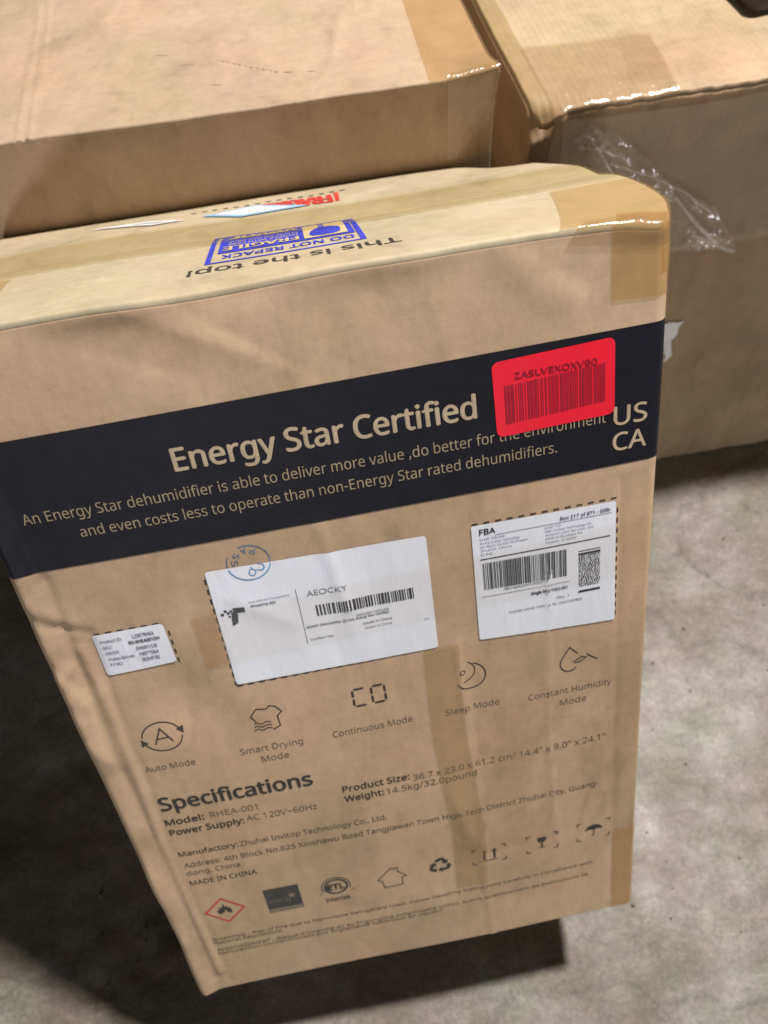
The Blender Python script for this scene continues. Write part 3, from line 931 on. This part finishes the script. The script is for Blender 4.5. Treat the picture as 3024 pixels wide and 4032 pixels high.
# ---- bottom row of marks
a = Art(); a.stroke([(.0350, .1200), (.0522, .1370), (.0695, .1200), (.0522, .1028)], .0019, closed=True)
a.put(box, 'red_hazard_diamond', FF, o1, INK_RED, root)
a = Art()
a.poly([(.0465, .1160), (.0452, .1190), (.0462, .1222), (.0472, .1205), (.0478, .1238), (.0490, .1262), (.0494, .1232), (.0508, .1255), (.0522, .1300), (.0528, .1262), (.0536, .1240), (.0545, .1262), (.0556, .1222), (.0566, .1240), (.0578, .1205), (.0586, .1180), (.0572, .1150), (.0562, .1142), (.0560, .1170), (.0545, .1150), (.0538, .1185), (.0524, .1205), (.0515, .1180), (.0505, .1155), (.0495, .1178), (.0488, .1150)])
a.put(box, 'flame_symbol', FF, o1, INK_BLACK, root)
a = Art(); a.rect(.0895, .1038, .1207, .1374); lg = a.put(box, 'star_rating_mark', FF, o1, LOGO, root)
a = Art(); a.arc(.1040, .1180, .0140, .0160, 10, 165, .0007, 20)
a.put(box, 'arc_line', FF, ob, INK_GREY, lg)
a = Art(); a.poly([(.1130 + (.0046 if k % 2 == 0 else .0019) * math.sin(k * .6283), .1240 + (.0052 if k % 2 == 0 else .0021) * math.cos(k * .6283)) for k in range(10)]); a.put(box, 'star', FF, ob, LOGO2, lg)
a = Art(); a.rect(.0900, .1045, .1200, .1090); a.put(box, 'lower_strip', FF, ob, LOGO2, lg)
text('energy', .0915, .1120, .1170, .0070, box, FF, ob, LOGO2, lg, 'logo_lettering', xf=rotxf(.10, .118, .08))
text('ENERGY STAR', .0912, .1190, .1052, .0036, box, FF, o2, INK_KNOCK2, lg, 'logo_lettering')
a = Art()
cx, cy = .1530, .1240
a.arc(cx, cy, .0128, .0128, -25, 205, .0010); a.arc(cx, cy, .0100, .0098, 0, 360, .0020, 30)
a.stroke([(cx - .0060, cy + .004), (cx - .0085, cy), (cx - .0060, cy - .004)], .0015)
a.put(box, 'round_test_mark', FF, o1, LOGO, root)
text('ETL', .1455, .1605, .1205, .0075, box, FF, ob, INK_BLACK, root, 'test_mark_lettering', bold=.02)
text('c', .1375, .1395, .1150, .0040, box, FF, o1, INK_GREY, root, 'test_mark_lettering')
text('us', .1655, .1690, .1150, .0036, box, FF, o1, INK_GREY, root, 'test_mark_lettering')
text('Intertek', .1410, .1635, .1030, .0062, box, FF, o1, INK_BLACK, root, 'test_mark_lettering', bold=.008)
a = Art()
a.stroke([(.1942, .1188), (.1905, .1205), (.2040, .1350), (.2070, .1320), (.2070, .1345), (.2095, .1345), (.2095, .1290), (.2165, .1200), (.2125, .1192), (.2120, .1088), (.1955, .1086)], .0009, closed=True)
a.put(box, 'house_mark', FF, o1, INK_BLACK, root)
a = Art()   # three chasing arrows
cx, cy = .2480, .1245
for k in range(3):
    t = math.radians(120 * k)

    def R_(x, y):
        return (cx + x * math.cos(t) - y * math.sin(t), cy + x * math.sin(t) + y * math.cos(t))
    a.poly([R_(-.0050, .0075), R_(-.0012, .0105), R_(.0030, .0105), R_(.0062, .0058), R_(.0078, .0068), R_(.0066, .0008), R_(.0012, .0028), R_(.0032, .0040), R_(.0012, .0076), R_(-.0020, .0050)])
a.put(box, 'recycling_mark', FF, o1, INK_BLACK, root)


def corners(a, x0, y0, x1, y1, l=.0040, wd=.0010):
    for sx, sy, x, y in ((1, 1, x0, y0), (-1, 1, x1, y0), (-1, -1, x1, y1), (1, -1, x0, y1)):
        a.stroke([(x + sx * l, y), (x, y), (x, y + sy * l)], wd)


a = Art(); corners(a, .2780, .1140, .3085, .1355)
for x in (.2885, .2980):
    a.rect(x - .0011, .1188, x + .0011, .1290); a.poly([(x - .0030, .1285), (x + .0030, .1285), (x, .1335)])
a.rect(.2850, .1165, .3015, .1174)
a.put(box, 'this_way_up_mark', FF, o1, INK_BLACK, root)
a = Art(); corners(a, .3280, .1140, .3570, .1372)
a.poly([(.3378, .1330), (.3466, .1330), (.3462, .1285), (.3440, .1258), (.3404, .1258), (.3382, .1285)]); a.rect(.3415, .1190, .3430, .1260); a.rect(.3395, .1182, .3450, .1190)
a.put(box, 'fragile_glass_mark', FF, o1, INK_BLACK, root)
a = Art(); corners(a, .3755, .1145, .4060, .1385)
a.poly([(.3830, .1268)] + [(.3910 + .0080 * math.cos(math.radians(t)), .1268 + .0072 * math.sin(math.radians(t))) for t in range(165, 10, -15)] + [(.3990, .1268), (.3950, .1280), (.3910, .1270), (.3870, .1280)])
a.rect(.3905, .1200, .3915, .1275); a.stroke([(.3915, .1203), (.3905, .1190), (.3890, .1200)], .0009)
a.put(box, 'keep_dry_mark', FF, o1, INK_BLACK, root)

# ---- top flap print (reads from behind, so it is turned round)


def flipx(U):   # text laid normally, then turned half round on the top face
    return np.c_[2 * .2200 - U[:, 0], 2 * .1000 - U[:, 1]]


text('This is the top!', .1565, .2853, .2 - .0480, .0150, box, FT, o1, INK_BLACK, f1, 'top_lettering', bold=.012, xf=flipx)
a = Art()
def rim(x0, y0, x1, y1, wx, wy):
    a.rect(x0, y0, x1, y0 + wy); a.rect(x0, y1 - wy, x1, y1); a.rect(x0, y0 + wy, x0 + wx, y1 - wy); a.rect(x1 - wx, y0 + wy, x1, y1 - wy)
rim(.1635, .0590, .2655, .1690, .0036, .0030)
n_c = 12
for i in range(n_c):      # solid inner block split into patches so that it follows the flap
    for j in range(8):
        a.rect(.1700 + i * .0910 / n_c, .0890 + j * .0750 / 8, .1700 + (i + 1) * .0910 / n_c, .0890 + (j + 1) * .0750 / 8)
st = a.put(box, 'blue_print_block', FT, o1 + .0002, INK_BLUE, root)
a = Art()
for i in range(4):
    for j in range(8):
        a.rect(.2275 + i * .0073, .0935 + j * .0075, .2275 + (i + 1) * .0073, .0935 + (j + 1) * .0075)
a.put(box, 'pale_picture_field', FT, o2 + .0002, CREAM, st)
a = Art()    # hand holding a parcel from below, upside down to the viewer
a.poly([(.2530, .1120), (.2520, .1020), (.2480, .0975), (.2400, .0965), (.2330, .0990), (.2310, .1060), (.2325, .1180), (.2360, .1270), (.2385, .1300), (.2388, .1480), (.2425, .1480), (.2428, .1310), (.2470, .1300), (.2525, .1230)])
a.put(box, 'hand_picture', FT, o3 + .0002, INK_BLUE, st)


def tt(s_, x0, x1, ybase, cap, mat, off, bold=.01, nm='stamp_block_lettering'):
    # x0..x1 and ybase given on the top face; letters are turned half round
    text(s_, .44 - x1, .44 - x0, .2 - ybase, cap, box, FT, off, mat, st, nm, bold=bold, xf=flipx)


tt('DO NOT REPACK', .1735, .2585, .0820, .0115, INK_BLUE, o1 + .0002, bold=.012)
tt('FRAGILE', .1735, .2235, .1085, .0135, CREAM, o2 + .0002, bold=.02)
tt('HANDLE WITH CARE', .1760, .2235, .1190, .0060, CREAM, o2 + .0002, bold=.0)
tt('PLEASE DO NOT DROP', .1760, .2235, .1275, .0050, CREAM, o2 + .0002, bold=.0)
tt('vevor', .1760, .2235, .1530, .0200, CREAM, o2 + .0002, bold=.025)

# red print with a row of dots behind, a pale label over it and a white sticker sliver
text('FRAGILE', .44 - .2570, .44 - .1990, .2 - .2840, .0400, box, FT, o1 + .0002, INK_RED, root, 'red_lettering', bold=.02, xf=flipx)
for q_ in ([(.2600, .2450), (.2635, .2455), (.2655, .292), (.2615, .292)], [(.164, .2700), (.180, .2560), (.182, .246), (.166, .262)]):
    a = Art(); a.poly(q_); a.put(box, 'red_stroke', FT, o1 + .0002, INK_RED, root)
a = Art()
for i in range(15):
    x = .135 + i * .0095
    a.rect(x, .2960 + .0022 * math.sin(i), x + .0045, .3000 + .0022 * math.sin(i))
a.put(box, 'dotted_print', FT, o1 + .0002, INK_BLACK, root)
s1 = box.sheet('pale_blue_sticker', [(.1463, .2660), (.1810, .2330), (.2372, .2420), (.1930, .2840)], FT, o3 + .0002, SKYBLUE, root)
box.sheet('white_centre', [(.1560, .2640), (.1830, .2390), (.2250, .2450), (.1930, .2770)], FT, o4 + .0002, WHITE, s1)
s2 = box.sheet('white_sticker', [(.0600, .2960), (.1050, .2580), (.1340, .2590), (.1000, .2880)], FT, o3 + .0002, TORN, root)
box.sheet('dark_stripe', [(.0860, .2800), (.1090, .2660), (.1180, .2660), (.0980, .2790)], FT, o4 + .0002, TORN_DARK, s2)

# ---- tapes on the front carton
t_ = box.sheet('seam_tape', [(-.02, .1230), (W + .03, .1230), (W + .03, .2220), (-.02, .2220)], FT, .0016, TAPE_OLD, root, .005,
               extra=lambda uv, A, B: np.c_[uv[:, 0], uv[:, 1] + .002 * np.sin(A * 9) * (B - .5)])
t_['label'] = 'long yellowed tape over the seam of the top flaps'
box.sheet('edge_tape', [(.3690, .0), (W + .035, .0), (W + .035, .1200), (.3840, .1150)], FT, .0012, TAPE_BROWN, root, .004)
box.sheet('edge_tape', [(.0, .0), (.030, .0), (.038, .118), (.0, .118)], FT, .0012, TAPE_BROWN, root, .004)
box.sheet('corner_tape', [(.3995, .6080), (W + .012, .6060), (W + .012, H + .012), (.3995, H + .012)], FF, .0007, TAPE_BROWN, root, .003)
box.sheet('lip_film', [(.372, H - .010), (W + .010, H - .016), (W + .010, H + .010), (.384, H + .006)], FF, .0012, TAPE_EDGE, root, .0025)
box.sheet('corner_tape', [(.4095, .0), (W + .008, .0), (W + .008, .1215), (.4095, .1215)], FF, .0009, TAPE_BROWN, root, .004)
box.sheet('corner_tape', [(-.004, .0), (.0290, .0), (.0270, .0620), (-.004, .0620)], FF, .0009, TAPE_CLEAR, root, .004)
box.sheet('label_tape', [(.1050, .3955), (W + .012, .4085), (W + .012, .4545), (.1050, .4405)], FF, .0014, TAPE_CLEAR, root, .005)
box.sheet('tape_stub', [(.1045, .3942), (.1215, .3950), (.1215, .4425), (.1045, .4406)], FF, .0006, TAPE_BROWN, root, .004)
box.sheet('upright_tape', [(.2600, .0850), (.2900, .0850), (.2860, .3740), (.2590, .3740)], FF, .0007, TAPE_OLD, root, .005,
          extra=lambda uv, A, B: np.c_[uv[:, 0] + .0022 * np.sin(B * 6.5) + .0016 * (np.abs(B - .28) < .02), uv[:, 1]])
box.sheet('upright_tape', [(.2900, .1300), (.3540, .1300), (.3500, .3690), (.2860, .3690)], FF, .0009, TAPE_CLEAR, root, .005)
box.sheet('upright_tape', [(.4080, .1230), (W + .008, .1230), (W + .008, .4940), (.4080, .4940)], FF, .0006, TAPE_CLEAR, root, .005)

# ================================================================== left carton behind
WL, DL, HL = 0.473, 0.560, 0.664
XL = -0.055


def deform_left(P):
    P = P.copy(); x, y, z = P[:, 0].copy(), P[:, 1].copy(), P[:, 2].copy()
    fr = 1 - sstep(y, 0.001, 0.03); top = sstep(z, HL - .03, HL - .004)
    d = 0.0015 * snoise(P * [1, 0, 1], 12, 61)
    for x0, w_ in ((.060, .0022), (.066, .0016), (.074, .0022)):      # strap marks down the front
        d += groove(x, z, [(x0, HL + .01), (x0 + .004, HL - .2)], w_, 0.0015)
    d += groove(x, z, [(.30, HL), (.302, HL - .15)], .003, .0006) + groove(x, z, [(.21, HL), (.208, HL - .15)], .004, -.0006)
    P[:, 1] = y - fr * d
    t = 0.0022 * snoise(P * [1, 1, 0], 8, 65) + .0004 * snoise(P * [1, 1, 0], 40, 66)
    for x0, w_, a_ in ((.0640, .0018, .0014), (.0720, .0020, .0016), (.0680, .0016, -.0012)):
        t += groove(x, y, [(x0, -.01), (x0 + .003, .20), (x0 - .004, .6)], w_, a_)
    t += groove(x, y, [(.235, .09), (.262, .070), (.290, .052), (.325, .046)], .0011, -.0011)
    t += groove(x, y, [(.335, .052), (.356, .140)], .0022, .0010)
    t += groove(x, y, [(.260, .17), (.33, .16), (.345, .10)], .0020, .0006)
    t += groove(x, y, [(.165, .098), (.190, .094)], .0010, -.0008)
    # worn, rolled front lip
    lip = 1 - sstep(y, 0, .010)
    t += lip * .0009 * snoise(P * [1, 0, 0], 34, 67)
    t += ridge_fold(x, y, (.335, .052), (.360, .145), .010, .0022) + ridge_fold(x, y, (.250, .175), (.335, .158), .010, .0020) + ridge_fold(x, y, (.335, .158), (.352, .075), .010, .0016)
    P[:, 2] = P[:, 2] + top * t
    P[:, 1] += np.exp(-((z - HL) / .01) ** 2) * lip * .0009 * snoise(P * [1, 0, 0], 18, 68)
    kc = np.exp(-((x - WL) / .014) ** 2 - (y / .02) ** 2 - ((z - HL) / .02) ** 2)
    P[:, 2] += .003 * kc; P[:, 0] += .004 * kc
    P[:, 0] -= sstep(x, WL - .02, WL) * .004 * (1 - np.exp(-((z - HL) / .02) ** 2)) * sstep(y, 0, .01) * 0.5
    return P


boxL = Carton(WL, DL, HL, .0022, deform_left)
rootL = thing('cardboard_box', 'plain brown carton standing behind the leaning carton, left of the dark gap', 'cardboard box', Matrix.Translation((XL, YL, 0)))
boxL.body((.0045, .009, .006), rootL, KRAFT_B, HL - .0030)
boxL.flap(.0012, WL - .0012, -.0050, DL / 2 - .0012, rootL, KRAFT_B, th=.0021, wrap=True, step=.0035)
boxL.flap(.0012, WL - .0012, DL / 2 + .0002, DL - .0016, rootL, KRAFT_B, step=.006)
LT, LF = boxL.F_top, boxL.F_front
boxL.sheet('edge_tape', [(.4140, .0), (WL + .03, .0), (WL + .03, .50), (.4300, .50)], LT, .0014, TAPE_BROWN, rootL, .005)
boxL.sheet('corner_tape', [(.4300, HL - .120), (WL - .001, HL - .120), (WL - .001, HL + .010), (.4300, HL + .006)], LF, .0020, TAPE_EDGE, rootL, .0035,
           extra=None)
boxL.sheet('clear_seam_tape', [(0, .255), (WL, .255), (WL, .305), (0, .305)], LT, .0014, TAPE_CLEAR, rootL, .008)
a = Art()
for pts in ([(.236, .090), (.262, .071), (.290, .053), (.322, .047)], [(.203, .088), (.215, .087)], [(.180, .112), (.192, .109)], [(.228, .049), (.238, .046)]):
    a = Art(); a.stroke(pts, .00045); a.put(boxL, 'scratch', LT, .0003, SCRATCH, rootL)

# ================================================================== right carton behind
WR, DR, HR = 0.575, 0.600, 0.616
XR, YR = 0.456, 0.305


def deform_right(P):
    P = P.copy(); x, y, z = P[:, 0].copy(), P[:, 1].copy(), P[:, 2].copy()
    fr = 1 - sstep(y, 0.001, 0.03); top = sstep(z, HR - .03, HR - .004)
    d = 0.0025 * snoise(P * [1, 0, 1], 9, 81)
    d += .0008 * snoise(P * [3.0, 0, .15], 60, 82)                       # showing flutes
    d += groove(x, z, [(.028, HR + .01), (.030, HR - .10)], .0030, .0022)
    d += groove(x, z, [(.036, HR + .01), (.038, HR - .10)], .0020, -.0020)
    d += groove(x, z, [(.016, HR - .01), (.017, HR - .08)], .0022, .0014)
    d += ridge_fold(x, z, (.10, HR - .03), (.13, .30), .05, .004)
    d += ridge_fold(x, z, (.30, .42), (.16, .02), .06, .006)
    d += ridge_fold(x, z, (.22, .28), (.28, .05), .04, -.005)
    d -= .003 * np.exp(-((z - .425) / .010) ** 2)
    P[:, 1] = y - fr * d
    t = .0022 * snoise(P * [1, 1, 0], 9, 85) + .0007 * snoise(P * [1, 1, 0], 45, 86)
    t += ridge_fold(x, y, (.118, .115), (.170, .000), .012, .0022)
    t += groove(x, y, [(.105, .120), (.135, .095), (.165, .02)], .0016, -.0009)
    # crushed front lip, worst near the left corner
    lip = np.exp(-(y / .016) ** 2)
    t -= lip * .0040 * np.clip(1 - x / .25, .25, 1)
    t += lip * (.0012 * snoise(P * [1, 0.6, 0], 52, 87) + .0010 * np.abs(snoise(P * [1, 0.6, 0], 130, 97)))
    P[:, 2] = P[:, 2] + top * t
    lipf = np.exp(-((z - HR) / .014) ** 2) * np.exp(-(y / .02) ** 2)
    P[:, 1] += lipf * (.0014 * snoise(P * [1, 0, 0], 44, 88) + .0010 * snoise(P * [1, 0, 0], 150, 98))
    kc = np.exp(-(x / .022) ** 2 - (y / .022) ** 2 - ((z - HR) / .024) ** 2)
    cr = snoise(P, 110, 89)
    P[:, 2] -= kc * (.010 + .004 * np.abs(cr)); P[:, 0] += kc * (.006 + .003 * snoise(P, 90, 90)); P[:, 1] += kc * (.005 + .003 * snoise(P, 100, 91))
    return P


boxR = Carton(WR, DR, HR, .0045, deform_right)
rootR = thing('cardboard_box', 'battered brown carton at the right with crushed lip and loose stretch film', 'cardboard box', Matrix.Translation((XR, YR, 0)))
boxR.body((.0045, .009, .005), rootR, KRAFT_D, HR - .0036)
boxR.flap(.0030, WR - .0012, .0012, DR / 2 - .0012, rootR, KRAFT_C, step=.0035)
boxR.flap(.0030, WR - .0012, DR / 2 + .0002, DR - .0016, rootR, KRAFT_C, step=.006)
RT, RF = boxR.F_top, boxR.F_front
boxR.sheet('edge_tape', [(-.05, .0), (.022, .0), (.022, .55), (-.05, .55)], RT, .0016, TAPE_OLD, rootR, .004)
boxR.sheet('corner_tape', [(.020, -.060), (.135, -.050), (.150, .105), (.020, .115)], RT, .0022, TAPE_EDGE, rootR, .004)
boxR.sheet('clear_tape_patch', [(.10, .02), (.24, .03), (.26, .14), (.12, .12)], RT, .0018, TAPE_CLEAR, rootR, .004)

# stretch film over the upper front: wrinkled sheet hanging a little off the board
a_, b_ = 150, 60
A, B = np.meshgrid(np.linspace(0, 1, a_ + 1), np.linspace(0, 1, b_ + 1), indexing='ij'); A = A.ravel(); B = B.ravel()
u = .03 + A * (WR - .03); v = .437 - .004 * np.sin(A * 7) + B * (HR - .006 - .437)
Pf = np.c_[u, np.full(u.shape, -.004), v]
Pf[:, 1] -= .0045 * (1 + snoise(np.c_[u, v * 0, v] * [1, 0, 2.2], 40, 95)) * .5 * (1 - .3 * B) + .002 * (1 + snoise(np.c_[u, v * 0, v], 110, 96)) * .5
Ff = [(i * (b_ + 1) + j, (i + 1) * (b_ + 1) + j, (i + 1) * (b_ + 1) + j + 1, i * (b_ + 1) + j + 1) for i in range(a_) for j in range(b_)]
FILM_SHEET = tape('cloudy_stretch_film', (0.99, 0.97, 0.94), (0.72, 0.60, 0.47), 0.17, gloss=.07, rough=0.16, wr=0.005, scale=40, stretch=(1, 1, .4))
mesh_obj('stretch_film', Pf, Ff, FILM_SHEET, rootR, True)


def ribbon(name, path, widths, mat, parent, n=90, m=14, crump=.004, seed=1, base_y=-.008):
    """crumpled streamer of film in front of the board: path of (x,z,y) points"""
    path = np.array(path, float); widths = np.array(widths, float)
    t = np.linspace(0, len(path) - 1, n + 1)
    C = np.c_[[np.interp(t, range(len(path)), path[:, k]) for k in range(3)]].T
    Wd = np.interp(t, range(len(path)), widths)
    T = np.gradient(C[:, :2], axis=0); T /= np.linalg.norm(T, axis=1, keepdims=True) + 1e-9
    Nn = np.c_[-T[:, 1], T[:, 0]]
    V = []
    for i in range(n + 1):
        for j in range(m + 1):
            s = (j / m - .5)
            V.append((C[i, 0] + Nn[i, 0] * s * Wd[i], C[i, 2], C[i, 1] + Nn[i, 1] * s * Wd[i]))
    V = np.array(V)
    V[:, 1] -= crump * (1 + snoise(V * [1, 0, 1], 60, seed)) * .6 + crump * .8 * np.abs(snoise(V * [1, 0, 1], 130, seed + 1))
    V[:, 0] += .0020 * snoise(V, 55, seed + 2); V[:, 2] += .0020 * snoise(V, 55, seed + 3)
    F = [(i * (m + 1) + j, (i + 1) * (m + 1) + j, (i + 1) * (m + 1) + j + 1, i * (m + 1) + j + 1) for i in range(n) for j in range(m)]
    return mesh_obj(name, V, F, mat, parent, True)


ribbon('loose_film_streamer', [(.045, .600, -.006), (.090, .560, -.012), (.130, .515, -.016), (.185, .480, -.022), (.228, .452, -.026)], [.020, .040, .048, .050, .012], FILM, rootR, seed=101, crump=.008)
ribbon('loose_film_streamer', [(.060, .598, -.006), (.085, .570, -.010), (.105, .535, -.014), (.130, .505, -.015)], [.006, .010, .012, .008], FILM, rootR, seed=111, crump=.006, m=6)
ribbon('film_edge_strand', [(.120, .440, -.012), (.165, .446, -.014), (.205, .452, -.018), (.240, .444, -.024)], [.0022, .0030, .014, .006], FILM, rootR, seed=121, crump=.004, m=6)
FOLD = tape('film_fold_highlight', (0.95, 0.94, 0.93), (0.74, 0.70, 0.66), 0.35, gloss=.25, rough=0.08, wr=0.004, scale=80)  # pale film folds, their white highlight put into the colour
for k_, (pth, wd_) in enumerate([([(.050, .596, -.010), (.072, .572, -.016), (.095, .538, -.022), (.118, .508, -.026), (.150, .486, -.028)], .0022),
                                 ([(.078, .566, -.014), (.118, .548, -.020), (.168, .520, -.024), (.205, .488, -.026)], .0018),
                                 ([(.150, .520, -.020), (.185, .482, -.026), (.212, .458, -.030)], .0030),
                                 ([(.044, .588, -.010), (.062, .583, -.012), (.080, .574, -.014)], .0016),
                                 ([(.182, .470, -.028), (.200, .462, -.032), (.222, .450, -.034), (.236, .446, -.034)], .0045)]):
    ribbon('film_fold_highlight', pth, [wd_] * len(pth), FOLD, rootR, n=60, m=4, crump=.003, seed=140 + 7 * k_)
# torn white paper label
V = [(.185, .316), (.200, .315), (.208, .318), (.221, .313), (.228, .314), (.224, .303), (.226, .291), (.220, .280), (.224, .268), (.229, .252), (.226, .243), (.220, .240), (.221, .250), (.215, .262), (.211, .275), (.206, .271), (.210, .256), (.204, .247), (.185, .25)]
a = Art(); a.poly(V); tl_ = a.put(boxR, 'torn_paper_label', RF, .003, TORN, rootR)
tl_['label'] = 'torn scrap of white label'

# ================================================================== dark object on the right carton, cut by the frame
bm = bmesh.new()
pr = []
for k in range(28):
    t = 2 * math.pi * k / 28
    cx = .040 * (1 if math.cos(t) > 0 else -1); cy = .075 * (1 if math.sin(t) > 0 else -1)
    pr.append((.060 * 0 + (math.cos(t) * .012 + (.026 if math.cos(t) > 0 else -.026)), math.sin(t) * .012 + (.065 if math.sin(t) > 0 else -.065)))
levels = [(0, .97), (.002, 1.0), (.018, 1.0), (.0225, .96), (.024, .88)]
rings = [[bm.verts.new((x * s, y * s, z)) for x, y in pr] for z, s in levels]
for r0, r1 in zip(rings[:-1], rings[1:]):
    for k in range(28):
        bm.faces.new((r0[k], r0[(k + 1) % 28], r1[(k + 1) % 28], r1[k]))
bm.faces.new(rings[0][::-1]); bm.faces.new(rings[-1])
me = bpy.data.meshes.new('black_case'); bm.to_mesh(me); bm.free(); me.materials.append(RUBBER)
me.polygons.foreach_set('use_smooth', [True] * len(me.polygons))
bc = bpy.data.objects.new('black_case', me); COL.objects.link(bc)
bc.location = (0.745, 0.492, HR + .0025); bc.rotation_euler = (0, 0, math.radians(4))
bc['label'] = 'dark rounded case lying on the right carton at the top corner of the photo'; bc['category'] = 'case'

flush_text()
bpy.context.view_layer.update()
